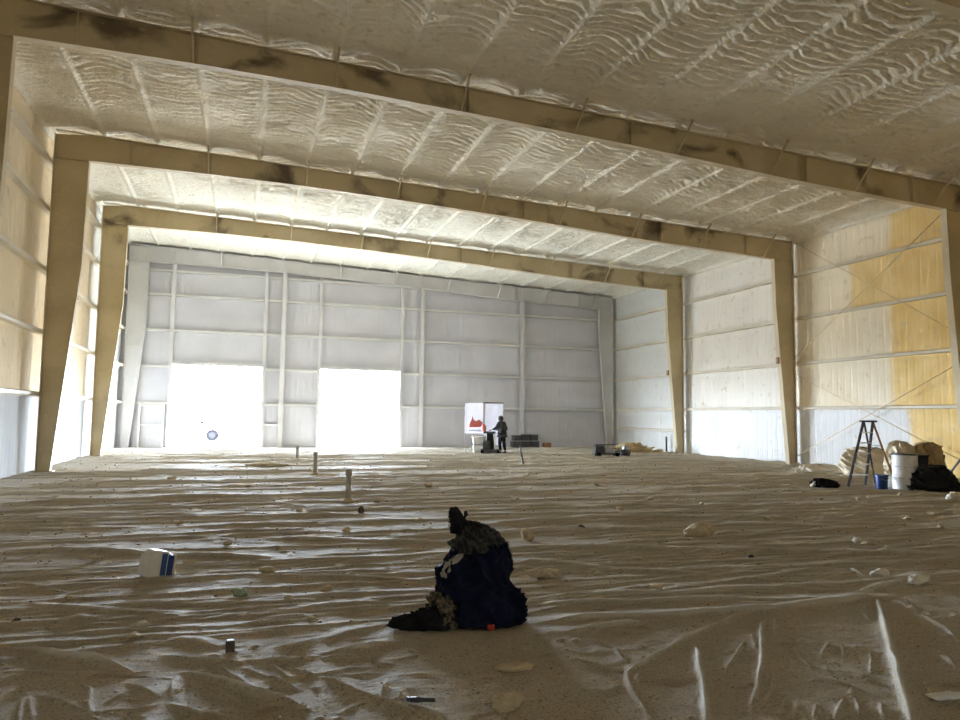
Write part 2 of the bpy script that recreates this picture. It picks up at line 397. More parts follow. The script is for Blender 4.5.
def girt_x(z, x0, x1, label):
    m = MB(); m.box(x0, x1, YF-.17, YF-.15, z-.03, z+.10); m.box(x0, x1, YF-.17, YF+.03, z-.03, z-.01); m.box(x0, x1, YF-.17, YF+.03, z+.08, z+.10)
    tag(m.build('wall_girt', M['endgirt']), label, 'girt')
for i, gz in enumerate(GIRTS[1:4] + [8.95]):
    if i == 0:
        girt_x(gz, -5.6, -3.58, 'pale end wall girt at door-head height beside the left corner')
        girt_x(gz, 1.1, 3.8, 'pale end wall girt at door-head height between the two door openings')
        girt_x(gz, 8.45, 21.5, 'long pale end wall girt at door-head height towards the right corner')
    else: girt_x(gz, -5.6, 21.5 if i < 3 else 12, 'pale girt crossing the far end wall, %s above the door heads' % ordn[i-1])
girt_x(2.2, -5.6, -3.58, 'pale end wall girt at mid-door height over the small walk-door frame')
girt_x(2.2, 1.1, 3.8, 'pale end wall girt at mid-door height between the two door openings')
girt_x(2.2, 8.45, 21.5, 'long pale end wall girt at mid-door height towards the right corner')
girt_x(1.15, 1.1, 2.0, 'short low girt on the end wall just beside the first door opening')
# end wall columns
for x, lb in ((1.95, 'pale end wall column standing between the two door openings'), (9.5, 'pale end wall column just right of the second door opening'), (15.57, 'pale end wall column behind the dark stacked crates')):
    e = empty('wall_column', lb, 'column', (x, YF-.28, 0))
    top = roof(x)-.3
    MB().box(-.11, .11, -.02, 0, 0, top).box(-.11, .11, .18, .2, 0, top).box(-.006, .006, 0, .18, 0, top).build('shaft', M['palesteel'], e)
    MB().box(-.16, .16, -.06, .24, -.02, .02).build('base_plate', M['palesteel'], e)
# walk door frame near the left corner
e = empty('walk_door_frame', 'small pale framed walk-door opening in the end wall by the left corner', 'door frame', (-4.28, YF-.2, 0))
for x in (-.6, .52): MB().box(x, x+.08, -.03, .12, -.02, 2.2).build('post', M['endgirt'], e)
MB().box(-.52, .52, -.03, .12, 2.06, 2.14).build('head', M['endgirt'], e)
MB().box(-.52, .52, -.02, .1, 1.1, 1.16).build('rail', M['endgirt'], e)

# X bracing on right wall, nearest full bay
for a, b, lb in (((24.0, 4.28), (16.5, 9.0), 'upper brace rod rising towards the camera on the yellow right wall'),
                 ((24.0, 9.2), (16.5, 4.38), 'upper brace rod falling towards the camera on the yellow right wall'),
                 ((24.0, 3.68), (16.5, .40), 'lower brace rod falling towards the camera behind the stepladder'),
                 ((24.0, .28), (16.5, 3.78), 'lower brace rod rising towards the camera behind the stepladder')):
    tag(MB().tube([(21.47, a[0], a[1]), (21.47, b[0], b[1])], .016).build('brace_rod', M['rod'], sm=True), lb, 'brace rod')
# electrical boxes on the right columns
for Y, xx, z, lb in ((24.07, 20.72, 4.18, 'small brown electrical box on the right column of the second frame'), (31.97, 20.66, 4.1, 'small brown electrical box on the right column of the third frame')):
    e = empty('electrical_box', lb, 'electrical box', (xx, Y-.02, z))
    MB().box(-.10, -.01, -.1, .02, -.13, .13).build('casing', M['wood'], e, .01); MB().box(-.105, -.098, -.07, -.01, -.08, .08).build('cover', M['grey'], e)

# ------------------------------------------------------------------ crumpled plastic sheet over the floor
TR = [  # traced wrinkles: photo points, half width (m), height (m)
 ([(0,550),(60,548),(140,552),(230,556),(300,559)],.035,.05), ([(0,503),(80,500),(180,496),(320,494),(400,490)],.07,.07),
 ([(480,524),(540,521),(592,516),(720,516),(800,518)],.05,.06), ([(720,523),(790,524),(850,526)],.05,.05), ([(580,527),(650,529),(720,530)],.04,.05),
 ([(502,545),(605,547),(720,549),(845,551),(960,554)],.045,.06), ([(265,537),(390,541),(452,542)],.045,.05), ([(0,520),(60,517),(200,513)],.04,.04),
 ([(512,559),(580,565),(640,570),(720,574)],.035,.045), ([(530,596),(605,594),(720,589),(782,586),(845,590)],.03,.04), ([(530,603),(630,601),(720,598),(795,599),(850,599)],.032,.045),
 ([(540,619),(630,615),(720,612),(782,606),(845,600),(880,594)],.034,.05), ([(555,631),(630,622),(655,620)],.03,.045), ([(720,576),(795,580),(850,590)],.03,.035),
 ([(720,605),(820,601)],.025,.03), ([(895,585),(960,578)],.03,.03), ([(865,592),(895,583),(930,570)],.03,.03),
 ([(877,596),(885,625),(893,655),(903,690),(913,722)],.036,.075), ([(695,641),(702,675),(708,722)],.03,.06), ([(765,617),(761,625),(762,657),(757,687),(752,702)],.022,.04),
 ([(768,614),(775,617),(774,635)],.018,.03), ([(739,615),(745,632)],.016,.025), ([(752,632),(756,650)],.015,.02), ([(572,655),(625,671),(632,690),(655,720)],.022,.035),
 ([(625,671),(670,647),(687,635),(720,622),(740,612)],.022,.035), ([(587,636),(615,647),(625,660)],.016,.022), ([(690,640),(695,662)],.018,.03), ([(640,670),(635,684)],.014,.02), ([(600,665),(604,676)],.014,.02),
 ([(912,610),(945,626),(960,640)],.022,.035), ([(935,650),(960,668)],.02,.03), ([(852,604),(872,620)],.02,.03), ([(847,564),(867,579)],.03,.035),
 ([(786,695),(781,715)],.014,.02), ([(795,700),(792,715)],.013,.02), ([(816,702),(814,720)],.013,.02), ([(844,695),(835,717)],.015,.025), ([(856,695),(860,715)],.014,.02), ([(787,642),(815,670)],.012,.014),
 ([(820,675),(867,690)],.014,.018), ([(842,642),(844,655)],.013,.018), ([(871,650),(871,672)],.014,.02), ([(880,700),(884,718)],.014,.02), ([(830,640),(820,655)],.012,.016), ([(773,672),(770,690),(760,703)],.015,.02), ([(745,640),(735,655),(724,672)],.014,.02),
 ([(0,644),(33,647),(67,654),(93,657),(133,667)],.035,.06), ([(50,681),(32,682),(17,687),(0,700)],.022,.035), ([(37,691),(67,702),(88,707)],.022,.04), ([(24,694),(20,708),(17,722)],.018,.03), ([(29,692),(32,722)],.018,.03),
 ([(85,682),(90,688),(88,700),(92,715)],.017,.03), ([(93,713),(107,700),(128,687)],.018,.025), ([(125,679),(143,687),(160,693)],.018,.03), ([(113,722),(137,708),(160,700)],.016,.025), ([(0,670),(50,672),(117,673),(150,668)],.02,.025),
 ([(0,655),(7,664)],.012,.02), ([(10,654),(22,668)],.012,.02), ([(20,657),(28,668)],.011,.018), ([(30,659),(38,667)],.011,.018), ([(38,660),(46,668)],.011,.018),
 ([(182,666),(210,673),(243,684),(277,693),(307,702)],.04,.075), ([(160,653),(193,657),(243,659)],.025,.035), ([(160,635),(193,640),(223,645)],.025,.035), ([(178,672),(172,682),(170,695)],.018,.03), ([(167,698),(202,713),(247,717)],.022,.04),
 ([(207,672),(223,665),(232,672),(247,680)],.016,.028), ([(240,664),(268,675),(300,687)],.018,.028), ([(267,658),(290,677)],.016,.025), ([(282,664),(320,675)],.018,.025), ([(275,645),(302,642),(320,637)],.02,.035), ([(288,650),(303,643)],.014,.02),
 ([(243,658),(290,657),(320,653)],.018,.025), ([(193,675),(218,690),(240,703),(253,722)],.018,.03), ([(257,617),(287,616),(320,614)],.022,.03), ([(285,623),(320,625)],.02,.028),
 ([(320,639),(333,635),(362,627),(397,619)],.026,.042), ([(320,650),(362,645),(387,640),(412,638)],.026,.042), ([(320,655),(370,654)],.018,.025), ([(337,610),(393,608)],.022,.03), ([(337,605),(392,600)],.022,.03),
 ([(320,673),(345,683),(375,695),(412,708),(424,718)],.022,.035), ([(382,697),(420,707),(450,717)],.018,.028), ([(387,678),(382,693)],.014,.028), ([(377,700),(393,717)],.018,.025), ([(362,662),(400,662)],.014,.02), ([(345,672),(392,672)],.016,.022), ([(337,711),(367,698)],.016,.022),
 ([(160,605),(240,602),(330,598)],.03,.03), ([(0,603),(60,607),(140,612),(200,618)],.03,.03), ([(0,580),(40,585),(70,592)],.03,.035), ([(150,640),(220,640)],.02,.02)]
def make_sheet():
    ys = [YB]
    while ys[-1] < 2.6: ys.append(ys[-1]+.3)
    while ys[-1] < YF+.12:
        y = ys[-1]; ys.append(y + min(max(y*y*3.4e-4, .0075), .042))
    ys = np.array(ys)
    l = np.maximum(XL-.02, -.31*ys-1.2); r = np.minimum(XR+.02, 1.36*ys+1.2)
    l = np.where(ys < 2.6, -2.0, l); r = np.where(ys < 2.6, 4.7, r)
    NV = 800
    tm = np.linspace(0, 1, NV); e1 = np.linspace(0, 1, 24)[:-1]; e2 = np.linspace(0, 1, 34)[1:]
    X = np.concatenate([XL-.02 + (l-XL+.02)[:, None]*e1, l[:, None] + (r-l)[:, None]*tm, r[:, None] + (XR+.02-r)[:, None]*e2], 1)
    Y = np.repeat(ys[:, None], X.shape[1], 1)
    far = sstep(5.0, 7.5, Y)
    wx = X + .35*fbm(X*.6, Y*.6, 2, 40); wy = Y + .25*fbm(X*.35, Y*.5, 3, 41)
    base = (.014*fbm(wx*.5, wy*4.2, 4, 42) + .012*(1-np.abs(fbm(wx*.28, wy*3.0, 3, 43)))**6)*(.25+.4*far)
    rid = (1-np.abs(fbm(wx*.8, wy*2.8, 4, 45)))**9*.008*far*(1+.02*Y)
    base += rid + .006*fbm(X*5, Y*6, 3, 44) + .010*(1-far)*(1-np.abs(fbm(X*1.6+.6*Y, Y*1.4-.4*X, 3, 47)))**8
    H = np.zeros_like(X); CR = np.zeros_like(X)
    def seg(p, q, w, h, e0, e1_, cw=.6, lee=1.0):
        (ax, ay), (bx, by) = p, q
        wide = 3.2*w; j0 = np.searchsorted(ys, min(ay, by)-2.2*wide); j1 = np.searchsorted(ys, max(ay, by)+max(2.2*wide, 2.2*w*lee))
        if j1 <= j0: return
        xs, yy = X[j0:j1], Y[j0:j1]
        dx, dy = bx-ax, by-ay; L2 = dx*dx+dy*dy+1e-9
        t = np.clip(((xs-ax)*dx+(yy-ay)*dy)/L2, 0, 1)
        d2 = (xs-ax-t*dx)**2 + (yy-ay-t*dy)**2
        hh = h*(e0+(e1_-e0)*t)
        if lee > 1:      # a pleat that has flopped over: long gentle back towards the doors, steep front
            back = (yy-ay-t*dy) > 0
            d2c = np.where(back, d2/(lee*.35)**2, d2); d2 = np.where(back, d2/lee**2, d2)
        else: d2c = d2
        g_ = np.exp(-d2/(w*w))
        H[j0:j1] = np.maximum(H[j0:j1], hh*(.8*g_+.2*np.exp(-d2/(wide*wide))))
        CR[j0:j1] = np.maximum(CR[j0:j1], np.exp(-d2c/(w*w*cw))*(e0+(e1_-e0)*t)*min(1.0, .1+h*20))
    def poly(pts, w, h, wob=.0, cw=.6, lee=1.0):
        # resample and add a little sideways wander, taper both ends
        P = [Vector((a, b, 0)) for a, b in pts]; out = [P[0]]
        for a, b in zip(P, P[1:]):
            n = max(1, int((b-a).length/ (w*5)))
            n = min(n, 40)
            for k in range(1, n+1): out.append(a.lerp(b, k/n))
        m = len(out); ph = random.random()*9
        out = [(v.x + wob*math.sin(ph+i*.9), v.y + wob*math.sin(ph*1.3+i*1.27)) for i, v in enumerate(out)]
        for i in range(m-1):
            e0 = min(1, (i+.35)/3, (m-1-i+.35)/3); e1_ = min(1, (i+1.35)/3, (m-2-i+.35)/3)
            md = .85+.2*math.sin(ph+i*.6)
            seg(out[i], out[i+1], w, h*md, e0, e1_, cw, lee)
    for pts, w, h in TR:
        q = [ground(x, y, h*.5) for x, y in pts]
        flat = abs(q[-1][0]-q[0][0]) > 1.2*abs(q[-1][1]-q[0][1])
        poly(q, w*(.8 if flat else .6), h*(1.15 if flat else 1.05), w*.12, 1.5 if flat else .7, 5.5 if flat and pts[0][1] < 640 else 1.0)
    # long loose pleats across the building
    for i in range(420):
        y0 = 6.2 + (38.5-6.2)*random.random()**1.25; L = random.uniform(1.5, 7)*(1+y0*.03)
        x0 = random.uniform(max(XL, -.3*y0-1), min(XR, 1.3*y0)); a = random.gauss(0, .07)
        if random.random() < .12: a = random.gauss(0, .5); L *= .3
        w = random.uniform(.011, .023)*(1+y0*.05); h = w*random.uniform(.8, 1.35)
        n = 8; c = random.uniform(-.02, .02)
        pts = [(x0+L*(k/n-.5), y0 + a*L*(k/n-.5) + c*L*math.sin(k/n*PI) + random.gauss(0, .02)) for k in range(n+1)]
        pts = [(min(max(px_, XL+.1), XR-.1), py_) for px_, py_ in pts if 2.7 < py_ < 39.2]
        if len(pts) > 2: poly(pts, w, h, 0, 1.0, random.choice((1.0, 3.0, 4.5)))
    # short crumples close to the camera
    for i in range(620):
        y0 = random.uniform(3.2, 6.6); x0 = random.uniform(-.3*y0-.4, 1.3*y0+.3)
        if (x0-1.7)**2/1.0 + (y0-4.9)**2/1.2 < 1: continue
        a = random.uniform(0, PI) if x0 < 1.0 else PI/2 + random.gauss(0, .5)
        L = random.uniform(.05, .3); w = random.uniform(.007, .012); h = w*random.uniform(.8, 1.4)
        c = random.uniform(-.3, .3)*L
        poly([(x0-math.cos(a)*L/2, y0-math.sin(a)*L/2), (x0-math.sin(a)*c*.4, y0+math.cos(a)*c*.4), (x0+math.cos(a)*L/2, y0+math.sin(a)*L/2)], w, h)
    # clods of foam trodden under the film
    for i in range(1100):
        y0 = 3.2*(36/3.2)**random.random(); x0 = random.uniform(max(XL+.2, -.3*y0-.5), min(XR-.2, 1.33*y0+.5)); r0 = random.uniform(.008, .022)*(1+y0*.08); a = random.random()*3
        seg((x0, y0), (x0+r0*math.cos(a), y0+r0*.5*math.sin(a)), r0*.8, r0*random.uniform(.4, .8), 1, .8, .02)
    z = base + H
    calm = np.exp(-(((X-1.9)/.9)**2 + ((Y-6.15)/.45)**2)**2)
    z = z*(1-.85*calm)
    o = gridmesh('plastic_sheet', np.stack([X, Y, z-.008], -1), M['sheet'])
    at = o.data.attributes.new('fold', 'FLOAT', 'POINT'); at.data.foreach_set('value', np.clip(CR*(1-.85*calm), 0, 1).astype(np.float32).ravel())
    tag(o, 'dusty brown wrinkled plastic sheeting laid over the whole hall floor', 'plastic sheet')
make_sheet()

# ------------------------------------------------------------------ small scraps
from mathutils.noise import noise as noise_
def lump_mesh(seed, sub=2, rough=.35, flat=1.0):
    import bmesh
    bm = bmesh.new(); bmesh.ops.create_icosphere(bm, subdivisions=sub, radius=1)
    r_ = random.Random(seed); offs = [Vector((r_.uniform(-1, 1), r_.uniform(-1, 1), r_.uniform(-1, 1))).normalized() for _ in range(9)]
    am = [r_.uniform(-rough, rough) for _ in offs]
    for v in bm.verts:
        d = v.co.normalized(); s_ = 1
        for o_, a in zip(offs, am): s_ += a*max(0, d.dot(o_))**3
        q_ = 1+.35*noise_(d*2.1+Vector((seed*3.1, 0, 0)))*min(1, rough*2)+.22*noise_(d*5+Vector((seed, 2, 0)))*min(1, rough*2)
        v.co = d*s_*q_*(1+r_.uniform(-.05, .05)); v.co.z *= flat
    me = bpy.data.meshes.new('lump'); bm.to_mesh(me); bm.free(); return me
def lump(name, xy, size, mat, label, cat, group=None, seed=1, rz=None, sub=4, rough=.7, z=0):
    me = lump_mesh(seed, sub, rough); o = link(name, me, mat)
    o.scale = size; o.location = (xy[0], xy[1], z+size[2]*.45); o.rotation_euler = (0, 0, seed*1.7 if rz is None else rz)
    smooth(o); return tag(o, label, cat, group)
G = ground
lump('foam_chunk', G(700, 536), (.16, .10, .11), M['scrap'], 'tan foam chunk on a long sheet wrinkle right of the clothes pile', 'foam chunk', seed=3, rz=.1)
lump('foam_chunk', G(858, 543), (.07, .06, .055), M['palescrap'], 'pale cream foam chunk lying below the black bags', 'foam chunk', seed=4)
lump('foam_chunk', G(868, 545), (.10, .06, .03), M['scrap'], 'flat tan foam chunk touching the pale chunk below the black bags', 'foam chunk', seed=5)
lump('foam_chunk', G(955, 500), (.15, .12, .12), M['palescrap'], 'rounded white foam chunk beside the black bag at the right', 'foam chunk', seed=6)
lump('foam_chunk', G(240, 596), (.075, .06, .055), M['green'], 'greenish grey foam lump on the floor near the blue-striped jug', 'foam chunk', seed=7)
lump('foam_chunk', G(505, 706), (.09, .055, .06), M['scrap'], 'ragged tan foam piece at the bottom edge in the shadow', 'foam chunk', seed=8, rz=0, rough=.8)
lump('foam_chunk', G(520, 670), (.11, .05, .03), M['scrap'], 'thin flat tan foam flake in the pile\'s shadow', 'foam chunk', seed=9, rz=-.2, rough=.9)
lump('foam_chunk', G(528, 540), (.10, .09, .09), M['scrap'], 'crumbly brown foam lump just behind the clothes pile', 'foam chunk', seed=10, rough=.8)
lump('foam_chunk', G(548, 578), (.14, .08, .07), M['scrap'], 'low crumbly brown foam clump beside the navy jacket', 'foam chunk', seed=11, rough=.8)
lump('paper_scrap', G(740, 487), (.26, .12, .03), M['palescrap'], 'white paper scrap lying between the black heap and the pleats', 'scrap', seed=12, rz=.1, rough=.9)
lump('tape_ball', G(878, 577), (.10, .07, .05), M['palescrap'], 'crumpled whitish tape knot where the wrinkles meet', 'tape', seed=13, rough=.9)
lump('tape_ball', G(912, 584), (.12, .05, .04), M['palescrap'], 'crumpled white tape strip right of the wrinkle knot', 'tape', seed=14, rz=.4, rough=.9)
lump('wrapper', G(942, 698), (.075, .03, .015), M['white'], 'small white crumpled wrapper near the lower right corner', 'wrapper', seed=15, rz=-.3, rough=.9)
lump('wrapper', G(958, 697), (.02, .03, .015), M['red'], 'small red wrapper at the lower right edge', 'wrapper', seed=16)
lump('rubber_ball', G(751, 558), (.035, .035, .03), M['dark'], 'small dark ball resting between two long pleats', 'ball', seed=17, rough=.1)
lump('foam_chunk', G(140, 626), (.06, .03, .02), M['palescrap'], 'bright white flake on the sheet below the blue-striped jug', 'foam chunk', seed=18, rz=.3, rough=.9)
lump('foam_chunk', G(17, 622), (.03, .03, .02), M['darkscrap'], 'small dark lump near the left edge of the floor', 'foam chunk', seed=19)
lump('foam_chunk', G(580, 528), (.07, .05, .04), M['darkscrap'], 'small dark foam lump on a pleat right of the clothes pile', 'foam chunk', seed=20)
lump('foam_chunk', G(361, 513), (.06, .05, .085), M['darkscrap'], 'small dark upright lump in front of the nearest pipe stub', 'foam chunk', seed=21, rough=.2)
lump('foam_chunk', G(268, 466), (.7, .35, .08), M['scrap'], 'broad low tan heap left of the pipe stubs', 'foam chunk', seed=23, rz=0)
# stub of wood / cup near the front
e = empty('cut_block', 'small dark brown block standing on the front part of the sheet', 'block', (*G(230, 652), 0))
MB().box(-.032, .032, -.03, .03, -.01, .085).build('body', M['darkscrap'], e, .006); MB().box(-.025, .025, -.022, .022, .084, .088).build('top_face', M['pvc'], e)
# small torch-like tool in front
x, y = G(422, 704); e = empty('spray_nozzle', 'small dark cylindrical nozzle tool lying on the sheet in front', 'nozzle', (x, y, .025), -.35)
MB().tube([(-.075, 0, 0), (-.02, 0, 0), (.0, 0, 0), (.08, 0, 0)], [.016, .018, .012, .011], 10).build('barrel', M['dark'], e, sm=True)
MB().tube([(-.095, 0, .003), (-.076, 0, 0)], [.012, .015], 10).build('cap', M['blueprint'], e, sm=True); MB().tube([(.08, 0, 0), (.095, 0, 0)], .008, 8).build('tip', M['palescrap'], e)
# brown scraps of equal look, each its own
protos = [lump_mesh(100+i, 2, .7, .8) for i in range(6)]
for me in protos: me.materials.append(M['scrap'])
spots = [(215,500),(300,512),(225,545),(340,575),(330,590),(270,573),(182,524),(380,503),(420,520),(640,560),(600,575),(660,590),(590,572),(700,505),(650,500),(345,532),(260,515),(95,560),(70,600),(130,640),(290,600),(190,565),(310,620),(770,520),(800,512),(820,500),(905,520),(930,515),(880,512),(860,500),(900,495),(940,528),(250,487),(170,480),(560,500),(620,510),(595,486),(520,500),(470,480),(430,487)]
for i, (a, b) in enumerate(spots):
    o = bpy.data.objects.new('foam_scrap', protos[i % 6]); COL.objects.link(o)
    x, y = G(a+random.uniform(-3, 3), b); s_ = random.uniform(.025, .05)*(.6+y*.055)
    o.location = (x, y, s_*.5); o.scale = (s_*1.2, s_, s_*.8); o.rotation_euler = (0, 0, random.random()*6)
    tag(o, 'crumbled brown foam scrap on the wrinkled sheet', 'foam scrap', 'brown foam scraps strewn over the sheet')
def crumbs():
    m = MB(); base = lump_mesh(50, 1, .5); bv = [v.co.copy() for v in base.vertices]; bf = [tuple(p.vertices) for p in base.polygons]
    for i in range(2600):
        y = 3.3*(39/3.3)**(random.random()**.9); y = min(y, 38.8); x = random.uniform(max(XL+.2, -.3*y-.5), min(XR-.2, 1.33*y+.5))
        if (x-1.9)**2 + (y-6.1)**2 < .5: continue
        s_ = random.uniform(.002, .007)*(1+y*.12); a = random.random()*6; c, n_ = math.cos(a), math.sin(a)
        m.add([(x+(v.x*c-v.y*n_)*s_*1.4, y+(v.x*n_+v.y*c)*s_, .006+v.z*s_*.7+s_*.5) for v in bv], bf)
    o = m.build('foam_crumbs', M['crumb'], sm=True); tag(o, 'fine foam crumbs scattered all over the plastic sheeting', 'foam crumbs', kind='stuff')
crumbs()

# ------------------------------------------------------------------ pipe stubs
for px, yb, h, lb in ((348, 502, .66, 'grey pipe stub standing up through the sheet, nearest of the row of three'), (315, 475, .66, 'grey pipe stub with a foam collar, middle one of the row of three'), (297, 460, .55, 'thin grey pipe stub farthest of the row of three, near the end wall')):
    x, y = G(px, yb); e = empty('pipe_stub', lb, 'pipe', (x, y, 0))
    MB().lathe([(.055, -.02), (.055, h), (.045, h), (.045, h-.05)], n=16).build('pipe', M['pvc'], e, sm=False)
    MB().lathe([(.062, h-.12), (.066, h-.11), (.066, h-.02), (.062, h-.01)], n=16).build('coupling', M['pvc'], e)
    MB().lathe([(.16, -.01), (.12, .03), (.07, .07), (.056, .09)], n=14).build('foam_collar', M['scrap'], e, sm=True)
x, y = G(522, 465); e = empty('bent_pipe', 'thin dark leaning pipe rising from the floor before the crates', 'pipe', (x, y, 0))
MB().tube([(.06, 0, -.02), (.02, 0, .22), (-.04, 0, .45), (-.08, 0, .70)], .03, 10).build('pipe', M['dark'], e, sm=True)
MB().lathe([(.1, -.01), (.07, .03), (.04, .05)], (.06, 0, 0), 12).build('foam_collar', M['scrap'], e, sm=True)
e = empty('wall_pipe', 'short dark upright pipe against the right wall beyond the scrap pile', 'pipe', (21.45, 33.4, 0))
MB().tube([(0, 0, -.02), (0, 0, .82)], .05, 10).build('pipe', M['dark'], e, sm=True); MB().lathe([(.12, -.01), (.08, .04), (.05, .05)], n=12).build('foam_collar', M['scrap'], e, sm=True)

# ------------------------------------------------------------------ jug
x, y = G(155, 576); e = empty('plastic_jug', 'squarish white plastic jug with a blue striped side, tipped on the sheet', 'jug', (x, y, 0), .5)
e.rotation_euler = (0, math.radians(7), .55)
MB().prism([(-.15, 0), (.13, 0), (.13, .22), (.06, .27), (-.07, .28), (-.15, .22)], -.11, .11).build('body', M['white'], e, .02)
MB().box(-.01, .05, -.114, -.109, .02, .25).build('label_stripe', M['blueprint'], e); MB().box(.06, .125, -.114, -.109, .02, .23).build('label_panel', M['blue'], e)
MB().box(.13, .165, -.10, .10, .01, .24).build('lid', M['palescrap'], e, .01)

# ------------------------------------------------------------------ clothes pile
def cloth_blob(name, rows, mat, parent=None, n=160, seed=0, fold=.03, freq=5, label=None):
    """rows: (z, cx, cy, rx, ry); lofted with hanging folds"""
    zs = np.array([r[0] for r in rows]); K = 110
    t = np.linspace(0, 1, K); zi = np.interp(t, np.linspace(0, 1, len(rows)), zs)
    col = lambda j: np.interp(t, np.linspace(0, 1, len(rows)), [r[j] for r in rows])
    cx, cy, rx, ry = col(1), col(2), col(3), col(4)
    th = np.linspace(0, 2*PI, n, endpoint=False)
    T, Zi = np.meshgrid(th, zi); ct, st = np.cos(T), np.sin(T)
    sx = np.sign(ct)*np.abs(ct)**.85; sy = np.sign(st)*np.abs(st)**.85
    tt = (Zi-zs[0])*2.6/max(1, (zs[-1]-zs[0])/.5)
    ang = np.cos(T)*freq*.5+3; ang2 = np.sin(T)*freq*.5+3
    nz = fbm(ang*1.3 + tt*2.2, ang2*1.3 + tt*1.4 + seed, 2, seed) ; rg = 1-np.abs(fbm(ang*1.1+tt*3.5, ang2*1.1-tt*3.1+seed, 1, seed+5))
    rg2 = 1-np.abs(fbm(ang*2.3-tt*7, ang2*2.3+tt*5+seed, 1, seed+8))
    d = fold*(1.8*nz + 2.6*(rg**3-.5) + .5*(rg2**3-.4))
    R = np.maximum(1 + d/np.maximum(.08, (rx[:, None]+ry[:, None])/2), .1)
    P = np.stack([cx[:, None]+rx[:, None]*sx*R, cy[:, None]+ry[:, None]*sy*R, Zi + d*.5], -1)
    P[..., 2] = np.maximum(P[..., 2], .0)
    P = np.concatenate([P, P[:, :1]], 1)
    return gridmesh(name, P, mat, parent)
bx, by = 1.98, 6.12
J = empty('navy_jacket', 'crumpled dark navy jacket forming the big body of the clothes pile', 'jacket', (bx, by, 0), -.32)
cloth_blob('jacket_body', [(0, .05, 0, .37, .30), (.06, .06, 0, .395, .32), (.14, .06, 0, .385, .31), (.20, .055, 0, .36, .30), (.28, .03, 0, .325, .28), (.36, .02, 0, .30, .26), (.45, .015, 0, .285, .25), (.54, .045, 0, .26, .22), (.60, .07, 0, .235, .19), (.635, .08, 0, .19, .15), (.64, .06, 0, .0, .0)], M['navy'], J, seed=2, fold=.026)
cloth_blob('hanging_tail', [(0, .34, -.05, .10, .13), (.08, .34, -.05, .12, .14), (.18, .33, -.05, .11, .12), (.27, .30, -.05, .09, .10), (.30, .28, -.05, .0, .0)], M['navy'], J, seed=6, fold=.02, n=48)
cloth_blob('collar', [(.55, .17, -.04, .05, .09), (.60, .18, -.04, .055, .09), (.655, .19, -.04, .045, .07), (.66, .19, -.04, 0, 0)], M['navy'], J, seed=9, fold=.01, n=40)
MB().box(.12, .18, -.345, -.315, .0, .05).build('red_tag', M['red'], J, .01)['label'] = 'red patch at the jacket hem'
H_ = empty('camouflage_hoodie', 'dark camouflage hoodie heaped in a dome on top of the navy jacket', 'hoodie', (bx+.02, by, .58), -.32)
cloth_blob('hood', [(.0, 0, 0, .19, .17), (.05, .01, 0, .225, .18), (.11, .01, 0, .20, .17), (.16, -.01, 0, .165, .14), (.21, -.04, 0, .12, .11), (.245, -.06, 0, .06, .06), (.25, -.06, 0, 0, 0)], M['olive'], H_, seed=12, fold=.02)
cloth_blob('hood_fold', [(.03, .17, -.03, .05, .06), (.08, .185, -.03, .065, .07), (.13, .16, -.03, .05, .05), (.14, .15, -.03, 0, 0)], M['olive'], H_, seed=15, fold=.012, n=40)
g_ = empty('work_glove', 'dark work glove sticking up from the top of the clothes pile', 'glove', (bx-.13, by, .74), -.32)
cloth_blob('glove_body', [(.0, 0, 0, .08, .05), (.05, -.005, 0, .085, .045), (.10, -.02, 0, .08, .04), (.15, -.035, 0, .065, .035), (.19, -.045, 0, .05, .03), (.215, -.05, 0, .035, .02), (.22, -.05, 0, 0, 0)], M['black'], g_, seed=17, fold=.012, n=48)
MB().tube([(.03, 0, .12), (.05, -.005, .16), (.045, -.005, .195)], [.022, .02, .014], 10).build('finger', M['black'], g_, sm=True)
MB().box(-.105, -.085, -.03, .0, .06, .09).build('cuff_tag', M['white'], g_, .005)
w_ = empty('white_shirt', 'pale shirt showing between hoodie and navy jacket on the pile', 'shirt', (bx-.22, by-.02, .36), -.32)
cloth_blob('shirt_cloth', [(.0, -.03, 0, .03, .10), (.05, -.03, 0, .06, .12), (.11, .01, 0, .06, .11), (.17, .05, 0, .06, .08), (.21, .08, 0, .03, .05), (.215, .08, 0, 0, 0)], M['tee'], w_, seed=19, fold=.012, n=48)
s_ = empty('camouflage_trousers', 'tan camouflage trousers bunched at the foot of the clothes pile', 'trousers', (bx-.25, by-.13, 0), -.32)
cloth_blob('trouser_leg', [(.0, 0, 0, .17, .12), (.06, .0, 0, .18, .13), (.13, -.01, 0, .16, .12), (.20, -.04, 0, .12, .09), (.25, -.07, 0, .06, .05), (.255, -.07, 0, 0, 0)], M['camo'], s_, seed=22, fold=.022, n=64)
v_ = empty('black_sleeve_jacket', 'flat dark jacket with its sleeve stretched out left of the pile', 'jacket', (bx-.47, by-.12, 0), -.32)
cloth_blob('sleeve', [(.0, 0, 0, .27, .12), (.04, .01, 0, .265, .12), (.09, .05, 0, .20, .10), (.14, .10, 0, .13, .08), (.18, .13, 0, .06, .04), (.185, .13, 0, 0, 0)], M['black'], v_, seed=25, fold=.022, n=64)

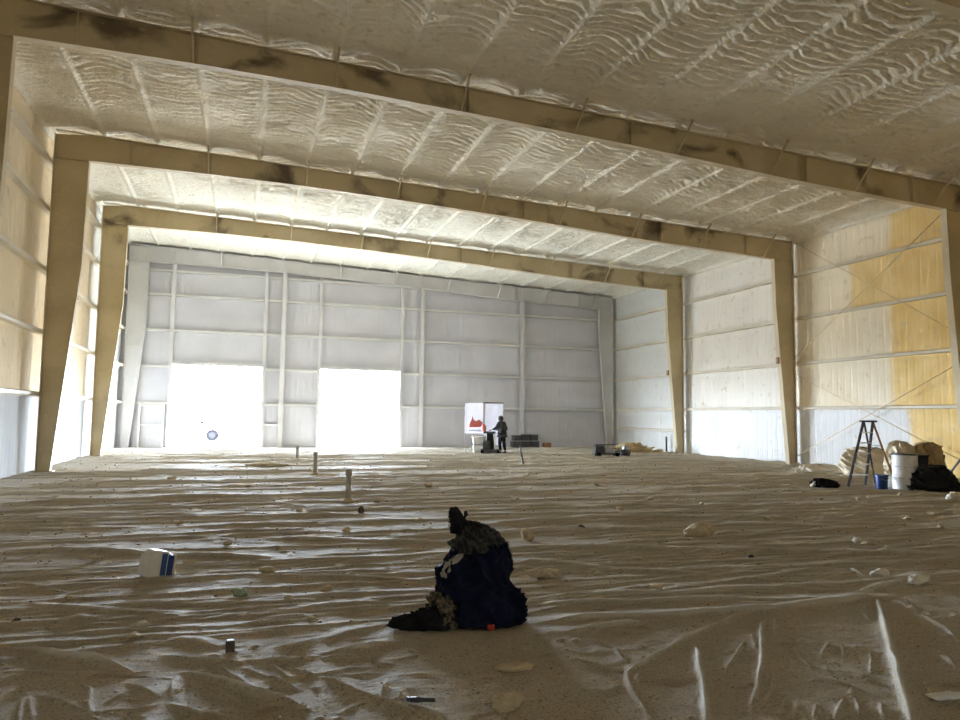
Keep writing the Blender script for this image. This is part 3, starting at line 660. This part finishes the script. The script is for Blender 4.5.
# ------------------------------------------------------------------ right side: ladder, pails, drum, bags
lad = empty('stepladder', 'dark A-frame stepladder with pale steps standing by the right wall', 'ladder', (0, 0, 0))
FLb, FRb, RLb, RRb = (15.53, 15.45, .02), (16.16, 15.5, .02), (17.0, 15.95, .02), (17.35, 15.6, .02)
zt = 1.74; FLt, FRt, RLt, RRt = (16.42, 15.75, zt), (16.62, 15.62, zt), (16.50, 15.80, zt), (16.66, 15.66, zt)
for a, b, mt in ((FLb, FLt, 'dark'), (FRb, FRt, 'dark')): MB().bar(a, b, .035, .085).build('front_rail', M[mt], lad)
for a, b, mt in ((RLb, RLt, 'dark'), (RRb, RRt, 'wood')): MB().bar(a, b, .03, .05).build('rear_rail', M[mt], lad)
for k in range(1, 6):
    t = k/6.0; a = Vector(FLb).lerp(Vector(FLt), t); b = Vector(FRb).lerp(Vector(FRt), t)
    MB().bar(a, b, .09, .03).build('step', M['alu'], lad)
MB().bar((16.36, 15.80, zt+.02), (16.72, 15.60, zt+.02), .18, .05).build('top_cap', M['dark'], lad, .01)
for t in (.3, .62): MB().bar(Vector(RLb).lerp(Vector(RLt), t), Vector(RRb).lerp(Vector(RRt), t), .03, .02).build('rear_brace', M['alu'], lad)
for a, b, c_, d in ((FLb, FLt, RLb, RLt), (FRb, FRt, RRb, RRt)):
    p = Vector(a).lerp(Vector(b), .55); q = Vector(c_).lerp(Vector(d), .55); mid = (p+q)/2 + Vector((0, 0, .08)); MB().tube([p, mid, q], .012, 6).build('spreader', M['dark'], lad)
def pail(name, label, px, py, r, h, mat, rim=None, cat='bucket'):
    x, y = G(px, py); e = empty(name, label, cat, (x, y, 0))
    MB().lathe([(r*.86, -.01), (r*.88, .0), (r, h), (r*.95, h), (r*.85, .02)], n=26).build('body', mat, e, sm=False)
    MB().lathe([(r*1.0, h-.05), (r*1.06, h-.045), (r*1.06, h-.01), (r*1.0, h+.005)], n=26).build('rim', rim or mat, e)
    return e
p = pail('bucket', 'dark blue pail standing between the ladder and the white drum', 882, 489, .155, .37, M['blue'])
MB().tube([(-.16, 0, .33), (-.1, -.12, .26), (0, -.17, .22), (.1, -.12, .26), (.16, 0, .33)], .006, 6).build('bail_handle', M['grey'], p)
pail('bucket', 'small white pail squeezed between blue pail and drum', 890.5, 487, .11, .26, M['white'])
x, y = G(914, 490); y += .25; e = empty('drum', 'large white drum with a dark rim beside the black bags', 'drum', (x, y, 0))
MB().lathe([(.30, -.01), (.30, .28), (.31, .30), (.31, .32), (.30, .34), (.30, .58), (.31, .60), (.31, .62), (.30, .64), (.30, .90), (.28, .90), (.28, .86)], n=40).build('body', M['white'], e, sm=False)
MB().lathe([(.295, .885), (.318, .89), (.318, .925), (.29, .93)], n=40).build('rim', M['dark'], e)
def bag(name, label, xy, rows, mat, seed, fold=.04, cat='bag', rz=0):
    e = empty(name, label, cat, (*xy, 0), rz); cloth_blob('bag_body', rows, mat, e, seed=seed, fold=fold); return e
xb, yb_ = G(930, 491)
bag('rubbish_bag', 'big black plastic rubbish bag slumped in front of the white drum', (xb+.16, yb_+.12), [(0, .0, 0, .66, .38), (.10, .0, 0, .69, .40), (.25, -.02, 0, .62, .38), (.38, -.02, 0, .50, .33), (.50, -.02, 0, .42, .28), (.58, .02, 0, .34, .22), (.63, .06, 0, .22, .12), (.64, .06, 0, 0, 0)], M['blackplastic'], 31, .034, rz=-.75)
e = empty('black_bin', 'black upright bin standing behind the slumped rubbish bag', 'bin', (xb+.42, yb_+.72, 0), -.7)
MB().prism([(-.20, 0), (.20, 0), (.25, .86), (-.25, .86)], -.2, .2).build('body', M['blackplastic'], e, .02); MB().box(-.27, .27, -.23, .23, .85, .89).build('rim', M['blackplastic'], e, .01)
xt, yt = 19.0, 18.4
bag('insulation_roll', 'large tan rolled sack lying behind the stepladder against the wall', (19.35, 18.1), [(0, 0, 0, .85, .42), (.12, -.02, 0, .98, .5), (.35, -.05, 0, 1.0, .52), (.60, -.08, 0, .92, .48), (.80, -.2, 0, .6, .34), (.90, -.3, 0, .3, .2), (.92, -.3, 0, 0, 0)], M['tanbag'], 35, .05, 'sack', rz=-.75)
bag('foam_sack', 'tan lumpy sack showing above the white drum', (18.7, 16.6), [(0, 0, 0, .38, .38), (.4, 0, 0, .42, .4), (.85, 0, 0, .40, .36), (1.05, 0, 0, .30, .28), (1.17, 0, 0, .12, .12), (1.18, 0, 0, 0, 0)], M['tanbag'], 38, .04, 'sack')
bag('brown_sack', 'brown lumpy sack showing above the black bin', (19.25, 16.2), [(0, 0, 0, .38, .38), (.4, 0, 0, .40, .4), (.85, 0, 0, .38, .36), (1.05, 0, 0, .28, .28), (1.14, 0, 0, .12, .12), (1.15, 0, 0, 0, 0)], plain('brown_sack', (.42, .31, .17), .8), 41, .04, 'sack')
xw, yw = G(822, 473)
bag('foam_offcuts_heap', 'low heap of white foam offcuts at the foot of the wall left of the ladder', (xw+.2, yw), [(0, 0, 0, 1.0, .35), (.08, 0, 0, .95, .3), (.18, -.1, 0, .6, .2), (.24, -.2, 0, .2, .1), (.25, -.2, 0, 0, 0)], M['palescrap'], 44, .06, 'foam heap', rz=-.7)
xw, yw = G(831, 488)
bag('black_jacket', 'black jacket dropped on the floor left of the stepladder', (xw, yw+.2), [(0, 0, 0, .33, .2), (.06, 0, 0, .33, .2), (.13, -.03, 0, .26, .16), (.19, -.08, 0, .15, .1), (.21, -.08, 0, 0, 0)], M['black'], 47, .03, 'jacket', rz=-.6)
lump('foam_chunk', (xw-.33, yw+.28), (.07, .06, .08), M['palescrap'], 'pale foam chunk touching the dropped black jacket', 'foam chunk', seed=48)
# hand truck at right edge
x, y = G(953, 488); e = empty('hand_truck', 'dark hand truck leaning at the right edge beside the black bag', 'hand truck', (x+.15, y+.1, 0), -.9)
for dx in (-.22, .22): MB().tube([(-.25+.0, dx, .10), (.42, dx, 1.15), (.50, dx, 1.22)], .022, 8).build('side_rail', M['dark'], e, sm=True)
for t in (.2, .5, .8): MB().tube([(-.25+.67*t, -.22, .10+1.05*t), (-.25+.67*t, .22, .10+1.05*t)], .016, 8).build('crossbar', M['dark'], e)
MB().box(-.55, -.22, -.25, .25, .0, .03).build('toe_plate', M['grey'], e)
for dx in (-.3, .3):
    w = MB().lathe([(.05, -.03), (.14, -.03), (.15, -.01), (.15, .01), (.14, .03), (.05, .03)], (0, 0, 0), 24).build('wheel', M['tyre'], e, sm=False); w.location = (-.12, dx, .15); w.rotation_euler = (PI/2, 0, 0)

# ------------------------------------------------------------------ far floor things
for k, (x, y, w, d, h, lb) in enumerate(((14.85, 38.5, .5, .4, .42, 'dark grey crate at the left end of the lower crate row'), (15.40, 38.5, .5, .4, .42, 'dark grey crate in the middle of the lower crate row'), (15.98, 38.5, .5, .4, .42, 'dark grey crate at the right end of the lower crate row'),
        (14.9, 38.5, .46, .36, .74, 'dark crate stacked at the left of the crate pile'), (15.46, 38.5, .46, .36, .80, 'dark crate stacked in the middle of the crate pile'), (15.96, 38.5, .42, .36, .78, 'dark crate stacked at the right of the crate pile'), (16.75, 38.4, .42, .3, .30, 'small brown box beside the dark crate pile'))):
    z0 = 0 if k in (0, 1, 2, 6) else .425
    e = empty('crate' if k < 6 else 'box', lb, 'crate' if k < 6 else 'box', (x, y, z0))
    hh = h if z0 == 0 else h-.425
    MB().box(-w/2, w/2, -d/2, d/2, 0, hh*.9).build('body', M['dark'] if k < 6 else M['wood'], e, .01); MB().box(-w/2-.015, w/2+.015, -d/2-.015, d/2+.015, hh*.9, hh).build('lid', M['grey'] if k < 6 else M['wood'], e, .005)
e = empty('generator_cart', 'low dark machine on a cart near the far right corner', 'machine', (16.0, 29.75, 0), -.3)
MB().box(-.65, .55, -.3, .3, .10, .16).build('deck', M['dark'], e); MB().box(-.6, -.2, -.25, .25, .16, .5).build('engine', M['dark'], e, .03); MB().box(-.15, .3, -.22, .22, .16, .40).build('tank', M['grey'], e, .03)
MB().tube([(-.62, -.28, .1), (-.62, -.28, .56), (.4, -.28, .56), (.52, -.28, .1)], .02, 8).build('roll_frame', M['dark'], e, sm=True)
MB().tube([(.5, 0, .14), (.8, 0, .35), (.85, 0, .5)], .025, 8).build('handle', M['dark'], e, sm=True)
for dx in (-.45, .4):
    for dy in (-.32, .32):
        w = MB().lathe([(.03, -.03), (.10, -.03), (.10, .03), (.03, .03)], n=18).build('wheel', M['tyre'], e); w.location = (dx, dy, .10); w.rotation_euler = (PI/2, 0, 0)
e = empty('compressor', 'small dark compressor standing right beside the low machine', 'compressor', (17.0, 29.9, 0), .2)
t_ = MB().tube([(-.25, 0, .17), (-.22, 0, .17), (.22, 0, .17), (.25, 0, .17)], [.08, .13, .13, .08], 16).build('tank', M['dark'], e, sm=True); MB().box(-.13, .13, -.09, .09, .29, .5).build('motor', M['grey'], e, .02); MB().box(-.2, .2, -.12, .12, 0, .05).build('feet', M['dark'], e)
rr = random.Random(5)
bag('scrap_heap', 'tan heap of cut foam and rags at the foot of the far right wall', (19.1, 32.7), [(0, 0, 0, 1.25, .5), (.1, -.1, 0, 1.05, .42), (.22, -.15, 0, .7, .3), (.34, -.1, 0, .35, .2), (.42, -.05, 0, .12, .1), (.43, 0, 0, 0, 0)], plain('heap_scrap', (.52, .40, .22), .9), 51, .12, 'scrap heap', rz=-.2)
lump('foam_chunk', (18.3, 32.2), (.16, .12, .11), M['palescrap'], 'bright white foam chunk in front of the tan scrap heap', 'foam chunk', seed=53)
lump('work_boot', (18.0, 32.6), (.2, .12, .16), M['darkscrap'], 'dark bundle at the left end of the tan scrap heap', 'bundle', seed=54)
bpy.data.objects['work_boot'].name = 'rag_bundle'

# booth panels, worker, cart
pb = empty('plastic_screen', 'white plastic-covered screen of two panels behind the dark-clothed worker', 'screen', (11.3, 34.0, 0), -.25)
for x in (-.78, .08, .13, 1.06): MB().bar((x, .02, 0), (x, .02, 2.42), .035, .035).build('post', M['grey'], pb)
MB().bar((.08, .02, 2.44), (1.08, .02, 2.44), .05, .05).build('top_rail', M['dark'], pb)
P_ = np.stack(np.meshgrid(np.linspace(-.82, .10, 30), np.linspace(.92, 2.42, 30)), -1); pp = np.stack([P_[..., 0], -.01+.02*fbm(P_[..., 0]*4, P_[..., 1]*2, 3, 60), P_[..., 1]], -1); L_ = gridmesh('left_panel', pp, M['film'], pb)
L_.modifiers.new('s', 'SOLIDIFY').thickness = .004
P_ = np.stack(np.meshgrid(np.linspace(.14, 1.08, 30), np.linspace(.35, 2.40, 30)), -1); pp = np.stack([P_[..., 0], -.01+.02*fbm(P_[..., 0]*4, P_[..., 1]*2, 3, 61), P_[..., 1]], -1); L2_ = gridmesh('right_panel', pp, M['film'], pb)
L2_.modifiers.new('s', 'SOLIDIFY').thickness = .004
m = MB(); m.prism([(-.60, 1.22), (.02, 1.24), (.04, 1.46), (-.12, 1.60), (-.28, 1.52), (-.40, 1.60), (-.45, 1.80), (-.49, 1.60), (-.58, 1.42)], -.045, -.035); o = m.build('red_print', M['redprint'], L_); o['label'] = 'red printed shape on the left panel'
MB().box(-.62, .05, -.045, -.035, 1.02, 1.10).build('grey_print', plain('pale_blue_print', (.42, .47, .55)), L_)
e = empty('white_tote', 'pale plastic tote box standing under the left screen panel', 'tote', (11.02, 33.5, 0), -.25)
MB().prism([(-.28, .02), (.28, .02), (.33, .72), (-.30, .72)], -.25, .25).build('body', M['white'], e, .03); MB().box(-.34, .36, -.28, .28, .72, .80).build('lid', M['white'], e, .02); MB().box(-.36, -.30, -.06, .06, .10, .5).build('side_handle', M['dark'], e)
MB().box(-.30, .30, -.262, -.25, .38, .42).build('seam', M['grey'], e)
e = empty('spray_pump_cart', 'dark spray pump cart that the worker stands at', 'pump cart', (11.35, 32.9, 0), -.3)
MB().box(-.42, .52, -.3, .3, .06, .20).build('base', M['dark'], e, .02); MB().box(-.36, .05, -.2, .2, .2, .62).build('pump_block', M['dark'], e, .04); MB().box(-.14, .22, -.18, .18, .2, .95).build('upright', M['blackplastic'], e, .03)
MB().box(-.30, .28, -.24, .2, .95, 1.05).build('control_panel', M['dark'], e, .02); MB().tube([(.27, -.2, .2), (.24, -.2, .6), (.20, -.22, .92)], .035, 8).build('white_hose', M['white'], e, sm=True)
MB().lathe([(.10, 0), (.12, .02), (.12, .26), (.05, .32), (.05, .34)], (-.28, 0, 1.05), 16).build('red_canister', M['redprint'], e)
for dx in (-.34, .42):
    for dy in (-.3, .3):
        w = MB().lathe([(.03, -.03), (.09, -.03), (.09, .03), (.03, .03)], n=16).build('wheel', M['tyre'], e); w.location = (dx, dy, .09); w.rotation_euler = (PI/2, 0, 0)

def skin(name, joints, edges, mat, parent, sub=2, root=0):
    me = bpy.data.meshes.new(name); me.from_pydata([j[:3] for j in joints], edges, []); o = link(name, me, mat, parent)
    md = o.modifiers.new('skin', 'SKIN'); md.use_smooth_shade = True
    if not me.skin_vertices: me.attributes  # layer appears with the modifier
    if len(me.skin_vertices) == 0:
        bpy.context.view_layer.objects.active = o
    sv = me.skin_vertices[0].data if len(me.skin_vertices) else None
    if sv is None:
        import bmesh
        bm = bmesh.new(); bm.from_mesh(me); lay = bm.verts.layers.skin.verify(); bm.verts.ensure_lookup_table()
        for i, v in enumerate(bm.verts): v[lay].radius = joints[i][3] if len(joints[i]) > 4 else (joints[i][3],)*2; v[lay].use_root = (i == root)
        bm.to_mesh(me); bm.free()
    else:
        for i, j in enumerate(joints): sv[i].radius = (j[3], j[3]); sv[i].use_root = (i == root)
    s2 = o.modifiers.new('sub', 'SUBSURF'); s2.levels = sub; s2.render_levels = sub
    return o
per = empty('person', 'person in dark hooded work clothes standing at the pump cart, back to camera', 'person', (11.86, 32.5, .0), math.radians(25))
# local: x to the right, y away; leaning slightly to -x with arms forward to the cart
Jb = [(0, 0, .98, .13), (0, .01, 1.15, .135), (-.01, .03, 1.35, .16), (-.02, .05, 1.5, .10), (-.03, .06, 1.58, .06), (-.04, .09, 1.70, .095), (-.04, .10, 1.80, .085),
      (-.10, .0, .93, .09), (-.12, .05, .52, .065), (-.12, -.02, .10, .045), (-.13, .13, .05, .04),
      (.10, .0, .93, .09), (.13, .03, .52, .065), (.16, -.05, .10, .045), (.16, .1, .05, .04),
      (-.19, .05, 1.46, .06), (-.29, .12, 1.22, .045), (-.36, .33, 1.14, .033), (-.38, .40, 1.12, .03),
      (.17, .05, 1.46, .06), (.25, .10, 1.20, .045), (.10, .32, 1.12, .033), (.04, .38, 1.11, .03)]
Eb = [(0, 1), (1, 2), (2, 3), (3, 4), (4, 5), (5, 6), (0, 7), (7, 8), (8, 9), (9, 10), (0, 11), (11, 12), (12, 13), (13, 14), (2, 15), (15, 16), (16, 17), (17, 18), (2, 19), (19, 20), (20, 21), (21, 22)]
skin('body', Jb, Eb, M['skin'], per)
g2 = M['black']
skin('jacket', [(x, y, z, r*1.38+.015) for x, y, z, r in [Jb[0], Jb[1], Jb[2], (-.02, .05, 1.5, .11), Jb[15], Jb[16], (-.35, .30, 1.15, .038), Jb[19], Jb[20], (.12, .29, 1.13, .038), (0, 0, .88, .14)]],
     [(0, 1), (1, 2), (2, 3), (2, 4), (4, 5), (5, 6), (2, 7), (7, 8), (8, 9), (0, 10)], m_cloth('charcoal_fabric', (.035, .038, .042), (.06, .062, .068)), per)
skin('hood', [(-.03, .06, 1.54, .13), (-.045, .07, 1.68, .14), (-.045, .08, 1.82, .11)], [(0, 1), (1, 2)], bpy.data.materials['charcoal_fabric'], per)
skin('trousers', [(0, 0, .98, .15), (-.10, 0, .90, .115), (-.12, .05, .52, .09), (-.12, -.01, .14, .07), (.10, 0, .90, .115), (.13, .03, .52, .09), (.16, -.04, .14, .07)], [(0, 1), (1, 2), (2, 3), (0, 4), (4, 5), (5, 6)], g2, per)
for x, y in ((-.12, -.04), (.16, -.07)):
    skin('boot', [(x, y, .12, .06), (x, y, .05, .055), (x-.005, y+.12, .045, .045), (x-.005, y+.2, .04, .035)], [(0, 1), (1, 2), (2, 3)], M['blackplastic'], per)
for hx, hy, hz, sx in ((-.38, .40, 1.12, -1), (.04, .38, 1.11, 1)):
    js = [(hx, hy, hz, .028), (hx, hy+.045, hz-.005, .026)]; es = [(0, 1)]
    for k in range(4):
        n0 = len(js); ox = (k-1.5)*.019; ln = (.03, .036, .034, .027)[k]
        js += [(hx+ox, hy+.07, hz, .010), (hx+ox, hy+.07+ln, hz-.012, .009), (hx+ox, hy+.07+ln*1.3, hz-.035, .008)]; es += [(1, n0), (n0, n0+1), (n0+1, n0+2)]
    n0 = len(js); js += [(hx-sx*.032, hy+.03, hz-.005, .011), (hx-sx*.045, hy+.06, hz-.02, .009)]; es += [(0, n0), (n0, n0+1)]
    skin('glove', js, es, M['black'], per, 1)

# ------------------------------------------------------------------ pickup outside the first door
tk = empty('pickup_truck', 'white pickup truck parked outside beyond the first door opening', 'truck', (-2.4, 50.9, -.06))
prof = [(-4.0, .45), (-4.0, 1.05), (-1.9, 1.10), (-1.75, 1.72), (-1.3, 1.82), (-.25, 1.80), (.35, 1.22), (1.45, 1.08), (1.55, .9), (1.58, .45)]
b = MB().prism(prof, -.9, .9).build('body', M['truck'], tk, .05)
for x in (.64, -2.75):
    for y in (-.82, .82):
        w = MB().lathe([(.2, -.12), (.36, -.12), (.39, -.08), (.39, .08), (.36, .12), (.2, .12)], n=32).build('wheel', M['tyre'], tk); w.location = (x, y, .39); w.rotation_euler = (PI/2, 0, 0)
        hbc = MB().lathe([(.05, -.13), (.2, -.125), (.2, .125), (.05, .13)], n=20).build('hub', M['hub'], w)
    m = MB(); n = 18
    pts = [(x+.47*math.cos(PI*k/n), .42+.47*math.sin(PI*k/n)) for k in range(n+1)] + [(x+.41*math.cos(PI*k/n), .42+.41*math.sin(PI*k/n)) for k in range(n, -1, -1)]
    m.prism(pts, -.915, -.895).build('wheel_arch', M['tyre'], tk)
MB().prism([(-1.62, 1.18), (-1.55, 1.66), (-.95, 1.68), (-.95, 1.18)], -.905, -.895).build('rear_window', M['glass'], tk); MB().prism([(-.88, 1.18), (-.88, 1.68), (-.35, 1.66), (.12, 1.2)], -.905, -.895).build('front_window', M['glass'], tk)
MB().box(-.12, .10, -1.08, -.90, 1.12, 1.30).build('mirror', M['tyre'], tk, .02); MB().box(1.2, 1.45, -.915, -.895, .62, .74).build('side_lamp', M['tyre'], tk); MB().box(-3.9, .2, -.92, -.88, .33, .39).build('side_step', M['hub'], tk)

# ------------------------------------------------------------------ light
w = bpy.data.worlds.new('sky'); scn.world = w; w.use_nodes = True; nt = w.node_tree
bg = nt.nodes['Background']; bg.inputs[0].default_value = (.74, .86, 1.0, 1); 
tc = nt.nodes.new('ShaderNodeTexCoord'); sx_ = nt.nodes.new('ShaderNodeSeparateXYZ'); nt.links.new(tc.outputs['Generated'], sx_.inputs[0])
mr = nt.nodes.new('ShaderNodeMapRange'); mr.interpolation_type = 'SMOOTHSTEP'; mr.inputs[1].default_value = 0.02; mr.inputs[2].default_value = .30; mr.inputs[3].default_value = 130; mr.inputs[4].default_value = 34
nt.links.new(sx_.outputs[2], mr.inputs[0]); nt.links.new(mr.outputs[0], bg.inputs[1])          # hazy sky, brightest at the horizon
sd = bpy.data.lights.new('sun', 'SUN'); sd.energy = 40; sd.angle = .01; sd.color = (1, .96, .88); so = bpy.data.objects.new('sun', sd); COL.objects.link(so)
so.rotation_euler = Vector((.5, .35, -.95)).to_track_quat('-Z', 'Y').to_euler()
for i, (a, b) in enumerate(DOORS):
    ld = bpy.data.lights.new('door_daylight', 'AREA'); ld.shape = 'RECTANGLE'; ld.size = b-a; ld.size_y = DH; ld.cycles.is_portal = True
    lo = bpy.data.objects.new('door_daylight', ld); COL.objects.link(lo); lo.location = ((a+b)/2, YF+.12, DH/2); lo.rotation_euler = (-PI/2, 0, 0)
cy = scn.cycles
cy.max_bounces = 14; cy.diffuse_bounces = 12; cy.glossy_bounces = 4; cy.caustics_reflective = False; cy.caustics_refractive = False; cy.sample_clamp_indirect = 0
cy.use_adaptive_sampling = False; cy.use_guiding = True; cy.use_denoising = True; cy.denoiser = 'OPENIMAGEDENOISE'
vs = scn.view_settings; vs.view_transform = 'Standard'; vs.look = 'None'; vs.gamma = 1; vs.use_curve_mapping = False; vs.exposure = EXPO
